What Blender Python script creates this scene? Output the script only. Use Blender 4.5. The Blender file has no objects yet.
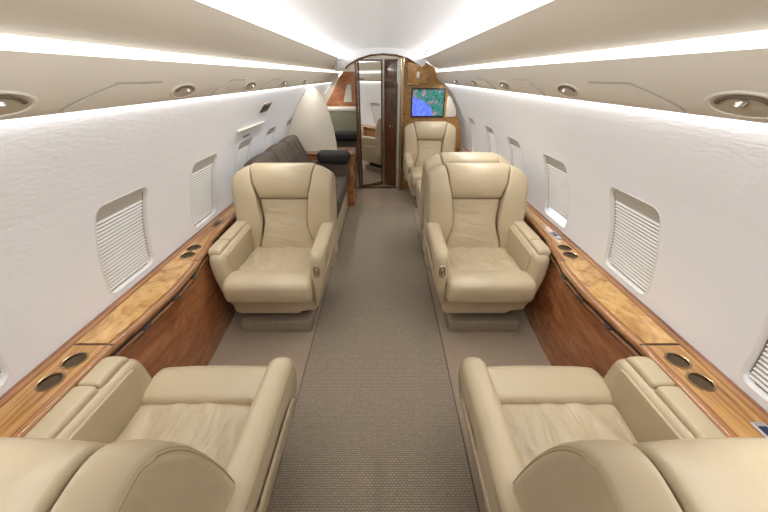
import bpy, bmesh, math, random
from mathutils import Vector, Matrix, noise
random.seed(4)
PI = math.pi
COL = bpy.context.scene.collection
scn = bpy.context.scene

# ------------------------------------------------------------------ materials
def new_mat(name):
    m = bpy.data.materials.new(name); m.use_nodes = True
    nt = m.node_tree; nt.nodes.clear()
    out = nt.nodes.new('ShaderNodeOutputMaterial')
    b = nt.nodes.new('ShaderNodeBsdfPrincipled')
    nt.links.new(b.outputs[0], out.inputs[0])
    return m, nt, b
def N(nt, t, **kw):
    n = nt.nodes.new(t)
    for k, v in kw.items():
        if k in n.inputs: n.inputs[k].default_value = v
        else: setattr(n, k, v)
    return n
def coords(nt, scale=(1, 1, 1), rot=(0, 0, 0)):
    tc = nt.nodes.new('ShaderNodeTexCoord')
    mp = nt.nodes.new('ShaderNodeMapping')
    mp.inputs['Scale'].default_value = scale
    mp.inputs['Rotation'].default_value = rot
    nt.links.new(tc.outputs['Object'], mp.inputs[0])
    return mp.outputs[0]
def ramp(nt, fac, stops):
    r = nt.nodes.new('ShaderNodeValToRGB')
    while len(r.color_ramp.elements) < len(stops): r.color_ramp.elements.new(0.5)
    for e, (p, c) in zip(r.color_ramp.elements, stops):
        e.position = p; e.color = (*c, 1)
    nt.links.new(fac, r.inputs[0])
    return r.outputs[0]
def bump(nt, b, h, strength=0.3, dist=0.01, prev=None):
    n = N(nt, 'ShaderNodeBump'); n.inputs['Strength'].default_value = strength
    n.inputs['Distance'].default_value = dist
    nt.links.new(h, n.inputs['Height'])
    if prev: nt.links.new(prev, n.inputs['Normal'])
    nt.links.new(n.outputs[0], b.inputs['Normal'])
    return n.outputs[0]
def plain(name, c, rough=0.5, metal=0.0, spec=0.5, coat=0.0):
    m, nt, b = new_mat(name)
    b.inputs['Base Color'].default_value = (*c, 1)
    b.inputs['Roughness'].default_value = rough
    b.inputs['Metallic'].default_value = metal
    b.inputs['Specular IOR Level'].default_value = spec
    b.inputs['Coat Weight'].default_value = coat
    return m
def leather(name, c, wrinkle=0.35, scale=(16, 5, 16)):
    m, nt, b = new_mat(name)
    n1 = N(nt, 'ShaderNodeTexNoise'); n1.inputs['Scale'].default_value = 3.0; n1.inputs['Detail'].default_value = 3
    nt.links.new(coords(nt), n1.inputs['Vector'])
    c2 = tuple(x * 0.86 for x in c)
    nt.links.new(ramp(nt, n1.outputs[0], [(0.3, c2), (0.7, c)]), b.inputs['Base Color'])
    b.inputs['Roughness'].default_value = 0.33
    b.inputs['Specular IOR Level'].default_value = 0.45
    w = N(nt, 'ShaderNodeTexNoise'); w.inputs['Scale'].default_value = 1.0; w.inputs['Detail'].default_value = 3; w.inputs['Distortion'].default_value = 0.8
    nt.links.new(coords(nt, scale), w.inputs['Vector'])
    p = bump(nt, b, w.outputs[0], wrinkle, 0.02)
    v = N(nt, 'ShaderNodeTexVoronoi'); v.inputs['Scale'].default_value = 380
    nt.links.new(coords(nt), v.inputs['Vector'])
    bump(nt, b, v.outputs['Distance'], 0.08, 0.002, p)
    return m
def wood(name, dark, mid, light, scale, rough=0.18, coat=0.6, dist=2.0, rot=(0, 0, 0)):
    m, nt, b = new_mat(name)
    co = coords(nt, scale, rot)
    n1 = N(nt, 'ShaderNodeTexNoise'); n1.inputs['Scale'].default_value = 1.0; n1.inputs['Detail'].default_value = 6; n1.inputs['Distortion'].default_value = dist
    nt.links.new(co, n1.inputs['Vector'])
    n2 = N(nt, 'ShaderNodeTexNoise'); n2.inputs['Scale'].default_value = 6.0; n2.inputs['Detail'].default_value = 4
    nt.links.new(co, n2.inputs['Vector'])
    mx = N(nt, 'ShaderNodeMix'); mx.data_type = 'FLOAT'; mx.inputs[0].default_value = 0.3
    nt.links.new(n1.outputs[0], mx.inputs[2]); nt.links.new(n2.outputs[0], mx.inputs[3])
    nt.links.new(ramp(nt, mx.outputs[0], [(0.32, dark), (0.5, mid), (0.68, light)]), b.inputs['Base Color'])
    b.inputs['Roughness'].default_value = rough
    b.inputs['Coat Weight'].default_value = coat
    b.inputs['Coat Roughness'].default_value = 0.08
    return m
def emis(name, c, s):
    m, nt, b = new_mat(name)
    b.inputs['Base Color'].default_value = (0.9, 0.9, 0.9, 1)
    b.inputs['Emission Color'].default_value = (*c, 1)
    b.inputs['Emission Strength'].default_value = s
    return m

LEA = (0.575, 0.472, 0.312)
M_lea = leather('cream_leather', LEA, 0.22, (7, 7, 7))
M_leac = leather('cream_leather_creased', LEA, 1.0, (12, 4.5, 6))
M_leab = leather('cream_leather_back_creases', LEA, 0.55, (5, 5, 15))
M_leas = leather('cream_leather_panel', (0.55, 0.455, 0.30), 0.12, (5, 5, 5))
M_pipe = plain('leather_piping', (0.40, 0.32, 0.19), 0.5)
M_ledge = wood('satin_walnut_ledge', (0.24, 0.095, 0.025), (0.47, 0.235, 0.07), (0.64, 0.37, 0.14), (22, 1.6, 20), 0.16, 0.8)
M_table = wood('figured_table_lid', (0.36, 0.17, 0.045), (0.60, 0.34, 0.115), (0.74, 0.48, 0.19), (7, 5, 8), 0.15, 0.8, 3.0, (0, 0, 0.5))
M_band = wood('reddish_border_wood', (0.20, 0.075, 0.022), (0.36, 0.16, 0.055), (0.50, 0.26, 0.10), (24, 1.4, 24), 0.14, 0.9)
M_edge = wood('dark_edge_wood', (0.10, 0.035, 0.012), (0.24, 0.09, 0.03), (0.36, 0.15, 0.055), (20, 1.5, 24), 0.15, 0.8)
M_panel = wood('mahogany_panel', (0.25, 0.080, 0.028), (0.42, 0.160, 0.060), (0.56, 0.25, 0.105), (3, 3.2, 11), 0.22, 0.5, 1.6, (0.7, 0, 0))
M_burl = wood('golden_burl', (0.24, 0.10, 0.025), (0.46, 0.23, 0.065), (0.60, 0.35, 0.12), (18, 18, 16), 0.2, 0.7, 3.0)
M_walnut = wood('dark_walnut', (0.045, 0.016, 0.008), (0.11, 0.042, 0.018), (0.20, 0.085, 0.036), (30, 30, 2.5), 0.2, 0.6)
M_cream = plain('cream_laminate', (0.72, 0.66, 0.55), 0.45)
M_psu = plain('overhead_panel_paint', (0.66, 0.605, 0.515), 0.42)
M_pleatgrey = plain('pleat_shading_grey', (0.36, 0.35, 0.34), 0.8)  # grey standing in for the shading between pleats
M_shadeh = plain('shade_header', (0.58, 0.56, 0.52), 0.6)
M_wtrim = plain('window_trim_white', (0.78, 0.77, 0.76), 0.4)
M_wdark = plain('window_track_grey', (0.22, 0.22, 0.23), 0.5)
M_chrome = plain('polished_metal', (0.75, 0.72, 0.68), 0.16, 1.0)
M_brass = plain('satin_brass', (0.50, 0.37, 0.22), 0.25, 1.0)
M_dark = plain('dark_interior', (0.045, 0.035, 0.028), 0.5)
M_cupin = plain('cup_well_lining', (0.27, 0.20, 0.13), 0.35)
M_black = plain('black_bezel', (0.012, 0.012, 0.014), 0.25)
M_mirror = plain('mirror_glass', (0.86, 0.86, 0.84), 0.02, 1.0)
M_olive = plain('olive_vinyl', (0.30, 0.28, 0.19), 0.5)
M_steel = plain('silver_switch_plate', (0.62, 0.62, 0.64), 0.3, 0.8)
M_blue = plain('dark_blue_display', (0.02, 0.03, 0.08), 0.15)
M_swivel = plain('black_swivel_metal', (0.03, 0.03, 0.03), 0.4, 0.5)
M_led = emis('led_lens', (1.0, 0.98, 0.95), 1.25)
M_led2 = emis('led_tape', (1.0, 0.97, 0.93), 2.0)

M_bind = plain('carpet_binding', (0.13, 0.10, 0.075), 0.9)
# shade fabric (slightly translucent pleats)
def mk_shade():
    m, nt, b = new_mat('pleated_shade')
    b.inputs['Base Color'].default_value = (0.80, 0.79, 0.77, 1)
    b.inputs['Roughness'].default_value = 0.7
    b.inputs['Transmission Weight'].default_value = 0.0
    return m
M_shade = mk_shade()
def mk_wall():
    m, nt, b = new_mat('white_wall_fabric')
    b.inputs['Base Color'].default_value = (0.86, 0.87, 0.895, 1)
    b.inputs['Roughness'].default_value = 0.65
    n = N(nt, 'ShaderNodeTexNoise'); n.inputs['Scale'].default_value = 1; n.inputs['Detail'].default_value = 5
    nt.links.new(coords(nt, (60, 28, 110)), n.inputs['Vector'])
    bump(nt, b, n.outputs[0], 0.25, 0.003)
    return m
M_wall = mk_wall()
M_ceil = plain('ceiling_white', (0.76, 0.765, 0.775), 0.35)
def mk_carpet(name, c1, c2, w, h, bs):
    m, nt, b = new_mat(name)
    br = N(nt, 'ShaderNodeTexBrick')
    br.inputs['Scale'].default_value = 1.0
    br.inputs['Brick Width'].default_value = w; br.inputs['Row Height'].default_value = h
    br.inputs['Mortar Size'].default_value = h * 0.22; br.inputs['Mortar Smooth'].default_value = 0.6
    br.inputs['Color1'].default_value = (*c1, 1); br.inputs['Color2'].default_value = (*c2, 1)
    br.inputs['Mortar'].default_value = (*[x * 0.62 for x in c2], 1)
    nt.links.new(coords(nt), br.inputs['Vector'])
    nz = N(nt, 'ShaderNodeTexNoise'); nz.inputs['Scale'].default_value = 160; nz.inputs['Detail'].default_value = 3
    nt.links.new(coords(nt), nz.inputs['Vector'])
    mx = N(nt, 'ShaderNodeMix'); mx.data_type = 'RGBA'; mx.blend_type = 'MULTIPLY'; mx.inputs[0].default_value = 0.7
    nt.links.new(br.outputs[0], mx.inputs[6])
    nt.links.new(ramp(nt, nz.outputs[0], [(0.25, (0.62, 0.62, 0.62)), (0.7, (1.05, 1.05, 1.05))]), mx.inputs[7])
    nt.links.new(mx.outputs[2], b.inputs['Base Color'])
    b.inputs['Roughness'].default_value = 0.95
    b.inputs['Specular IOR Level'].default_value = 0.1
    bump(nt, b, br.outputs['Fac'], -bs, 0.004)
    return m
M_runner = mk_carpet('aisle_carpet', (0.43, 0.355, 0.270), (0.36, 0.297, 0.225), 0.016, 0.0095, 0.6)
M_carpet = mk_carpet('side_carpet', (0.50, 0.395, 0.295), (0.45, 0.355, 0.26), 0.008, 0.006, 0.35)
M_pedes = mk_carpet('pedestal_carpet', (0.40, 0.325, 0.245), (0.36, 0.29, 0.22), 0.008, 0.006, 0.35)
def mk_sofa():
    m, nt, b = new_mat('charcoal_quilted_fabric')
    b.inputs['Base Color'].default_value = (0.090, 0.067, 0.047, 1)
    b.inputs['Roughness'].default_value = 0.8
    n = N(nt, 'ShaderNodeTexNoise'); n.inputs['Scale'].default_value = 300
    nt.links.new(coords(nt), n.inputs['Vector'])
    bump(nt, b, n.outputs[0], 0.3, 0.003)
    return m
M_sofa = mk_sofa()
M_sofaseam = plain('charcoal_seam', (0.03, 0.026, 0.022), 0.9)
M_boldark = plain('black_bolster_fabric', (0.022, 0.019, 0.017), 0.7)
def mk_map():
    m, nt, b = new_mat('moving_map_screen')
    tc = nt.nodes.new('ShaderNodeTexCoord')
    sp = nt.nodes.new('ShaderNodeSeparateXYZ'); nt.links.new(tc.outputs['Object'], sp.inputs[0])
    n = N(nt, 'ShaderNodeTexNoise'); n.inputs['Scale'].default_value = 14; n.inputs['Detail'].default_value = 5
    nt.links.new(tc.outputs['Object'], n.inputs['Vector'])
    def math_(op, a, bb):
        k = nt.nodes.new('ShaderNodeMath'); k.operation = op
        for i, q in enumerate((a, bb)):
            if isinstance(q, (int, float)): k.inputs[i].default_value = q
            else: nt.links.new(q, k.inputs[i])
        return k.outputs[0]
    # coast: water below a line that falls to the right
    t = math_('ADD', math_('MULTIPLY', sp.outputs['X'], 0.5), sp.outputs['Z'])
    t = math_('ADD', t, math_('MULTIPLY', math_('SUBTRACT', n.outputs[0], 0.5), 0.12))
    t = math_('ADD', math_('ADD', t, 0.055), math_('MULTIPLY', math_('MAXIMUM', math_('SUBTRACT', sp.outputs['X'], 0.03), 0.0), 2.2))
    n2 = N(nt, 'ShaderNodeTexNoise'); n2.inputs['Scale'].default_value = 26; n2.inputs['Detail'].default_value = 4
    nt.links.new(tc.outputs['Object'], n2.inputs['Vector'])
    land = ramp(nt, n2.outputs[0], [(0.34, (0.004, 0.08, 0.12)), (0.46, (0.02, 0.27, 0.15)), (0.53, (0.02, 0.17, 0.24)), (0.60, (0.30, 0.15, 0.14)), (0.66, (0.35, 0.33, 0.38))])
    sea = ramp(nt, n2.outputs[0], [(0.4, (0.10, 0.16, 0.82)), (0.6, (0.16, 0.27, 0.95))])
    fac = ramp(nt, t, [(0.035, (0, 0, 0)), (0.05, (1, 1, 1))])
    mx = N(nt, 'ShaderNodeMix'); mx.data_type = 'RGBA'
    nt.links.new(fac, mx.inputs[0]); nt.links.new(sea, mx.inputs[6]); nt.links.new(land, mx.inputs[7])
    nt.links.new(mx.outputs[2], b.inputs['Emission Color'])
    b.inputs['Emission Strength'].default_value = 1.0
    b.inputs['Base Color'].default_value = (0.01, 0.01, 0.01, 1)
    b.inputs['Roughness'].default_value = 0.2
    return m
M_map = mk_map()
def mk_glass():
    m, nt, b = new_mat('window_glass')
    b.inputs['Base Color'].default_value = (0.95, 0.97, 1, 1)
    b.inputs['Roughness'].default_value = 0.02
    b.inputs['Transmission Weight'].default_value = 1.0
    b.inputs['IOR'].default_value = 1.3
    return m
M_glass = mk_glass()
def mk_mesh():
    m, nt, b = new_mat('speaker_cloth')
    v = N(nt, 'ShaderNodeTexVoronoi'); v.inputs['Scale'].default_value = 160
    nt.links.new(coords(nt), v.inputs['Vector'])
    nt.links.new(ramp(nt, v.outputs['Distance'], [(0.1, (0.55, 0.50, 0.42)), (0.5, (0.72, 0.68, 0.60))]), b.inputs['Base Color'])
    b.inputs['Roughness'].default_value = 0.8
    return m
M_spk = mk_mesh()

# ------------------------------------------------------------------ geometry helpers
def rpoly(pts, r, n=5, closed=True):
    """polygon with filleted corners; r one number or one per corner"""
    L = len(pts); out = []
    if not hasattr(r, '__len__'): r = [r] * L
    for i, p in enumerate(pts):
        p = Vector(p); a = Vector(pts[i - 1]); b = Vector(pts[(i + 1) % L])
        va, vb = a - p, b - p
        if r[i] <= 0 or (not closed and i in (0, L - 1)): out.append(tuple(p)); continue
        ra = min(r[i], va.length * 0.48); rb = min(r[i], vb.length * 0.48)
        s = p + va.normalized() * ra; e = p + vb.normalized() * rb
        for k in range(n + 1):
            t = k / n
            out.append(tuple(s * (1 - t) ** 2 + p * 2 * t * (1 - t) + e * t * t))
    return out
def resample(pts, d):
    out = []
    for i, p in enumerate(pts):
        q = pts[(i + 1) % len(pts)]
        l = math.dist(p, q); k = max(1, int(round(l / d)))
        for j in range(k): out.append(tuple(p[m] + (q[m] - p[m]) * j / k for m in range(2)))
    return out
def interp(tab, t):
    if t <= tab[0][0]: return tab[0][1]
    for (a, u), (b, v) in zip(tab, tab[1:]):
        if t <= b:
            s = (t - a) / (b - a); s = s * s * (3 - 2 * s)
            return u + (v - u) * s
    return tab[-1][1]

class MB:
    def __init__(s): s.v = []; s.f = []
    def add(s, vs, fs, T=None):
        o = len(s.v)
        s.v += [tuple(T(*p)) if T else tuple(p) for p in vs]
        s.f += [tuple(i + o for i in f) for f in fs]
        return s
    def box(s, x0, x1, y0, y1, z0, z1, T=None):
        vs = [(x, y, z) for x in (x0, x1) for y in (y0, y1) for z in (z0, z1)]
        return s.add(vs, [(0, 1, 3, 2), (4, 6, 7, 5), (0, 4, 5, 1), (2, 3, 7, 6), (0, 2, 6, 4), (1, 5, 7, 3)], T)
    def rbox(s, x0, x1, y0, y1, z0, z1, r, T=None, n=6, k=3):
        c = ((x0 + x1) / 2, (y0 + y1) / 2, (z0 + z1) / 2); h = ((x1 - x0) / 2, (y1 - y0) / 2, (z1 - z0) / 2)
        def ax(hh):
            rr = min(r, hh * 0.999)
            e = [hh - rr + rr * math.tan(PI / 4 * j / k) for j in range(1, k + 1)]
            m = [-(hh - rr) + 2 * (hh - rr) * j / n for j in range(n + 1)]
            return [-q for q in reversed(e)] + m + e, rr
        A = [ax(q) for q in h]
        vid = {}; vs = []; fs = []
        def V(i, j, l):
            if (i, j, l) in vid: return vid[(i, j, l)]
            p = (A[0][0][i], A[1][0][j], A[2][0][l])
            inn = [max(-(h[q] - A[q][1]), min(h[q] - A[q][1], p[q])) for q in range(3)]
            d = Vector([p[q] - inn[q] for q in range(3)])
            if d.length > 1e-9:
                rr = [A[q][1] for q in range(3)]
                d.normalize(); p = [inn[q] + d[q] * rr[q] for q in range(3)]
            vid[(i, j, l)] = len(vs); vs.append(tuple(p[q] + c[q] for q in range(3)))
            return len(vs) - 1
        n0, n1, n2 = (len(a[0]) - 1 for a in A)
        for i in range(n0):
            for j in range(n1):
                fs.append((V(i, j, 0), V(i, j + 1, 0), V(i + 1, j + 1, 0), V(i + 1, j, 0)))
                fs.append((V(i, j, n2), V(i + 1, j, n2), V(i + 1, j + 1, n2), V(i, j + 1, n2)))
        for i in range(n0):
            for l in range(n2):
                fs.append((V(i, 0, l), V(i + 1, 0, l), V(i + 1, 0, l + 1), V(i, 0, l + 1)))
                fs.append((V(i, n1, l), V(i, n1, l + 1), V(i + 1, n1, l + 1), V(i + 1, n1, l)))
        for j in range(n1):
            for l in range(n2):
                fs.append((V(0, j, l), V(0, j, l + 1), V(0, j + 1, l + 1), V(0, j + 1, l)))
                fs.append((V(n0, j, l), V(n0, j + 1, l), V(n0, j + 1, l + 1), V(n0, j, l + 1)))
        return s.add(vs, fs, T)
    def prism(s, prof, x0, x1, r0=0.0, r1=None, T=None, nx=4, k=4):
        """profile in a plane, extruded along x with rounded rims; T(x,a,b) maps to space"""
        if r1 is None: r1 = r0
        L = len(prof)
        area = sum(prof[i - 1][0] * prof[i][1] - prof[i][0] * prof[i - 1][1] for i in range(L))
        if area < 0: prof = prof[::-1]
        nor = []
        for i in range(L):
            a, b = prof[i - 1], prof[(i + 1) % L]
            t = Vector((b[0] - a[0], b[1] - a[1]))
            t = t.normalized() if t.length > 1e-9 else Vector((1, 0))
            nor.append((-t.y, t.x))
        lay = []
        if r0 > 0:
            for j in range(k): ph = PI / 2 * j / k; lay.append((x0 + r0 * (1 - math.cos(ph)), r0 * (1 - math.sin(ph))))
        for j in range(nx + 1): lay.append((x0 + r0 + (x1 - r1 - x0 - r0) * j / nx, 0.0))
        if r1 > 0:
            for j in range(k - 1, -1, -1): ph = PI / 2 * j / k; lay.append((x1 - r1 * (1 - math.cos(ph)), r1 * (1 - math.sin(ph))))
        vs = []; fs = []
        for x, ins in lay:
            for p, n in zip(prof, nor): vs.append((x, p[0] + n[0] * ins, p[1] + n[1] * ins))
        for a in range(len(lay) - 1):
            for i in range(L):
                j = (i + 1) % L
                fs.append((a * L + i, a * L + j, (a + 1) * L + j, (a + 1) * L + i))
        fs.append(tuple(range(L))[::-1]); o = (len(lay) - 1) * L; fs.append(tuple(range(o, o + L)))
        return s.add(vs, fs, T)
    def tube(s, pts, r, seg=8, closed=False, T=None):
        P = [Vector(p) for p in pts]; L = len(P); vs = []; fs = []
        up = Vector((0, 0, 1)); prev = None
        for i, p in enumerate(P):
            if closed: t = P[(i + 1) % L] - P[i - 1]
            else: t = P[min(i + 1, L - 1)] - P[max(i - 1, 0)]
            t.normalize()
            if prev is None:
                u = t.cross(up)
                if u.length < 1e-3: u = t.cross(Vector((1, 0, 0)))
            else: u = prev - t * prev.dot(t)
            u.normalize(); prev = u; w = t.cross(u)
            for k in range(seg):
                a = 2 * PI * k / seg; vs.append(tuple(p + (u * math.cos(a) + w * math.sin(a)) * r))
        for i in range(L if closed else L - 1):
            for k in range(seg):
                a, b = i * seg, ((i + 1) % L) * seg
                fs.append((a + k, a + (k + 1) % seg, b + (k + 1) % seg, b + k))
        if not closed:
            fs.append(tuple(range(seg))[::-1]); fs.append(tuple(range((L - 1) * seg, L * seg)))
        return s.add(vs, fs, T)
    def lathe(s, prof, seg=24, T=None):
        """(radius, z) profile about z"""
        vs = []; fs = []; L = len(prof)
        for k in range(seg):
            a = 2 * PI * k / seg
            for r, z in prof: vs.append((r * math.cos(a), r * math.sin(a), z))
        for k in range(seg):
            b = ((k + 1) % seg) * L
            for i in range(L - 1): fs.append((k * L + i, b + i, b + i + 1, k * L + i + 1))
        return s.add(vs, fs, T)
    def build(s, name, mat, parent=None, smooth=True, ang=38, loc=None, clean=True):
        me = bpy.data.meshes.new(name); me.from_pydata(s.v, [], s.f)
        if clean:
            bm = bmesh.new(); bm.from_mesh(me)
            bmesh.ops.remove_doubles(bm, verts=bm.verts, dist=1e-6)
            bmesh.ops.recalc_face_normals(bm, faces=bm.faces)
            bm.to_mesh(me); bm.free()
        me.materials.append(mat)
        if smooth:
            me.shade_smooth(); me.set_sharp_from_angle(angle=math.radians(ang))
        o = bpy.data.objects.new(name, me); COL.objects.link(o)
        if parent: o.parent = parent
        if loc: o.location = loc
        return o

def tag(o, label, cat, group=None):
    o['label'] = label; o['category'] = cat
    if group: o['group'] = group
    return o
def thing(name, label, cat, loc=(0, 0, 0), rz=0, group=None):
    o = bpy.data.objects.new(name, None); COL.objects.link(o)
    o.empty_display_size = 0.1
    o.location = loc; o.rotation_euler = (0, 0, rz)
    return tag(o, label, cat, group)
def struct(o): o['kind'] = 'structure'; return o
def sempty(name, loc=(0, 0, 0)):
    o = bpy.data.objects.new(name, None); COL.objects.link(o); o.location = loc; o.empty_display_size = 0.1
    return struct(o)
def copy_tree(o, parent=None):
    c = o.copy(); COL.objects.link(c)
    if parent: c.parent = parent
    for ch in list(o.children): copy_tree(ch, c)
    return c

# ------------------------------------------------------------------ the shell
ZC, RR = 0.539, 1.195
def wallx(z): return RR if z < ZC else math.sqrt(max(0.0, RR * RR - (z - ZC) ** 2))
Y0, Y1 = -1.1, 6.0
WZ0, WZ1 = 0.640, 1.054           # window opening
WIN_L = [(0.43, 0.72), (1.16, 1.47), (1.88, 2.19), (2.56, 2.85), (3.24, 3.53), (3.955, 4.24), (4.75, 5.03), (5.45, 5.73)]
WIN_R = [(0.43, 0.72), (1.15, 1.46), (1.875, 2.185), (2.61, 2.90), (3.31, 3.60), (4.06, 4.35)]

def rrect(y0, y1, z0, z1, r, n=6):
    out = []
    for cy, cz, a0 in ((y1 - r, z1 - r, 0), (y0 + r, z1 - r, PI / 2), (y0 + r, z0 + r, PI), (y1 - r, z0 + r, 1.5 * PI)):
        for k in range(n + 1):
            a = a0 + PI / 2 * k / n
            out.append((cy + r * math.cos(a), cz + r * math.sin(a)))
    return out
def densify(pts, d): return resample(pts, d)

def wall(name, s, wins, ya, yb, zb=-0.02, zt=1.445):
    mb = MB()
    def T(y, z): return (s * wallx(z), y, z)
    def grid(a, b, z0, z1):
        ny = max(1, int((b - a) / 0.25)); nz = max(1, int(round((z1 - z0) / 0.04)))
        a -= 0.005; b += 0.005
        vs = []
        for i in range(ny + 1):
            for j in range(nz + 1):
                z = z0 - 0.004 + (z1 - z0 + 0.008) * j / nz
                vs.append((s * (wallx(z) + 0.0005), a + (b - a) * i / ny, z))
        fs = [(i * (nz + 1) + j, (i + 1) * (nz + 1) + j, (i + 1) * (nz + 1) + j + 1, i * (nz + 1) + j + 1) for i in range(ny) for j in range(nz)]
        mb.add(vs, fs)
    ZA, ZB, mrg = 0.585, 1.12, 0.07
    grid(ya, yb, zb, ZA); grid(ya, yb, ZB, zt)
    cur = ya
    for a, b in wins:
        ca, cb = a - mrg, b + mrg
        grid(cur, ca, ZA, ZB); cur = cb
        hole = densify(rrect(a, b, WZ0, WZ1, 0.038), 0.02)
        cy, cz = (a + b) / 2, (WZ0 + WZ1) / 2
        L = len(hole); NR = 4
        outer = []
        for y, z in hole:                       # project on the cell's border
            dy, dz = y - cy, z - cz
            t = min(((cb - ca) / 2) / max(abs(dy), 1e-9), ((ZB - ZA) / 2) / max(abs(dz), 1e-9))
            py, pz = cy + dy * t, (ZA + ZB) / 2 + dz * t
            outer.append((min(cb, max(ca, py)), min(ZB, max(ZA, pz))))
        vs = []; fs = []
        for q in range(NR + 1):
            for h, o in zip(hole, outer):
                t = q / NR; vs.append(T(h[0] + (o[0] - h[0]) * t, h[1] + (o[1] - h[1]) * t))
        for q in range(NR):
            for i in range(L):
                j = (i + 1) % L; fs.append((q * L + i, q * L + j, (q + 1) * L + j, (q + 1) * L + i))
        # corners of the cell
        for yy, zz in ((ca, ZA), (ca, ZB), (cb, ZA), (cb, ZB)):
            near = sorted(range(L), key=lambda i: (outer[i][0] - yy) ** 2 + (outer[i][1] - zz) ** 2)
            on_y = [i for i in near if abs(outer[i][0] - yy) < 1e-6]; on_z = [i for i in near if abs(outer[i][1] - zz) < 1e-6]
            if on_y and on_z and on_y[0] != on_z[0]:
                k = len(vs); vs.append(T(yy, zz)); fs.append((NR * L + on_y[0], NR * L + on_z[0], k))
        mb.add(vs, fs)
    grid(cur, yb, ZA, ZB)
    return struct(mb.build(name, M_wall, ang=60))
wall('wall_left', -1, WIN_L, Y0, Y1)
wall('wall_right', 1, WIN_R, Y0, Y1)

win_n = 0
def window(s, a, b, gap=0.0):
    global win_n
    win_n += 1
    cy, cz = (a + b) / 2, (WZ0 + WZ1) / 2
    root = sempty('window_%d' % win_n, (s * wallx(cz), cy, cz))
    bx = s * wallx(cz)
    def T(y, z, dep): return (s * (wallx(z) + dep) - bx, y - cy, z - cz)
    # frame: soft lip on the wall, then the reveal going outboard
    mb = MB(); vs = []; fs = []
    steps = [(-0.006, 0.001), (-0.005, -0.0012), (0.0, -0.001), (0.003, 0.002), (0.005, 0.022), (0.008, 0.024), (0.008, 0.050), (-0.012, 0.050)]
    rings = [densify(rrect(a + i, b - i, WZ0 + i, WZ1 - i, max(0.02, 0.038 - i)), 9) for i, _ in steps]
    rings = [rrect(a + i, b - i, WZ0 + i, WZ1 - i, max(0.02, 0.038 - i)) for i, _ in steps]
    def fill(r):
        o = []
        for p, q in zip(r, r[1:] + r[:1]):
            k = 10 if math.dist(p, q) > 0.1 else 1
            o += [(p[0] + (q[0] - p[0]) * j / k, p[1] + (q[1] - p[1]) * j / k) for j in range(k)]
        return o
    rings = [fill(r) for r in rings]; L = len(rings[0])
    for (i, d), r in zip(steps, rings): vs += [T(y, z, d) for y, z in r]
    for q in range(len(rings) - 1):
        for i in range(L): j = (i + 1) % L; fs.append((q * L + i, q * L + j, (q + 1) * L + j, (q + 1) * L + i))
    mb.add(vs, fs); mb.build('window_frame', M_wtrim, root, ang=50)
    # dark guide tracks at the two sides
    for yy in (a + 0.008, b - 0.008):
        t = MB(); t.tube([T(yy, WZ0 + 0.03 + (WZ1 - WZ0 - 0.06) * i / 10, 0.019) for i in range(11)], 0.0035, 6)
        t.build('shade_track', M_wdark, root)
    # header + pleats
    y0, y1 = a + 0.011, b - 0.011
    hz0 = WZ1 - 0.066
    h = MB(); hp = rpoly([(y0, hz0), (y1, hz0), (y1, WZ1 - 0.004), (y0, WZ1 - 0.004)], [0, 0, 0.035, 0.035])
    def slab(prof, d0, d1):
        vs = [T(y, z, d0) for y, z in prof] + [T(y, z, d1) for y, z in prof]; n = len(prof)
        fs = [tuple(range(n)), tuple(range(n, 2 * n))] + [(i, (i + 1) % n, n + (i + 1) % n, n + i) for i in range(n)]
        return vs, fs
    h.add(*slab(hp, 0.016, 0.021)); h.build('shade_header', M_shadeh, root, ang=30)
    zend = WZ0 + 0.005 + gap
    p = MB(); nb = 20; vs = []
    for q in range(nb + 1):
        z = zend + (hz0 - zend) * q / nb; ins = 0 if gap else max(0.0, 0.03 - (z - zend)) * 0.7
        vs += [T(y0 + ins, z, 0.0205), T(y1 - ins, z, 0.0205), T(y1 - ins, z, 0.0225), T(y0 + ins, z, 0.0225)]
    p.add(vs, [(4 * q + e, 4 * q + (e + 1) % 4, 4 * q + 4 + (e + 1) % 4, 4 * q + 4 + e) for q in range(nb) for e in range(4)] + [(0, 1, 2, 3), (4 * nb + 3, 4 * nb + 2, 4 * nb + 1, 4 * nb)])
    sh = p.build('pleat_shading_sheet', M_pleatgrey, root, smooth=False)  # added dark sheet; its grey paints the shaded creases between ribs
    p = MB(); zz = hz0 - 0.002
    while zz - 0.0125 > zend:
        ins = max(0.0, 0.03 - (zz - WZ0)) * 0.7
        rib = [(0.0205, zz), (0.0165, zz - 0.001), (0.0125, zz - 0.0075), (0.0135, zz - 0.0108), (0.0205, zz - 0.0122)]
        vs = [T(y0 + ins, z, d) for d, z in rib] + [T(y1 - ins, z, d) for d, z in rib]
        p.add(vs, [(0, 1, 2, 3, 4), (9, 8, 7, 6, 5)] + [(q, (q + 1) % 5, 5 + (q + 1) % 5, 5 + q) for q in range(5)])
        zz -= 0.0168
    p.build('pleats', M_shade, sh, ang=30)
    if gap > 0:
        r = MB(); r.tube([T(y0, zend, 0.020), T(y1, zend, 0.020)], 0.006, 8); r.build('bottom_rail', M_wtrim, root)
    g = MB(); g.add(*slab(rrect(a + 0.012, b - 0.012, WZ0 + 0.012, WZ1 - 0.012, 0.035), 0.043, 0.047)); g.build('window_pane', M_glass, root, smooth=False)
    return root
for a, b in WIN_L: window(-1, a, b)
for i, (a, b) in enumerate(WIN_R): window(1, a, b, 0.05 if i == 2 else 0.0)

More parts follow.
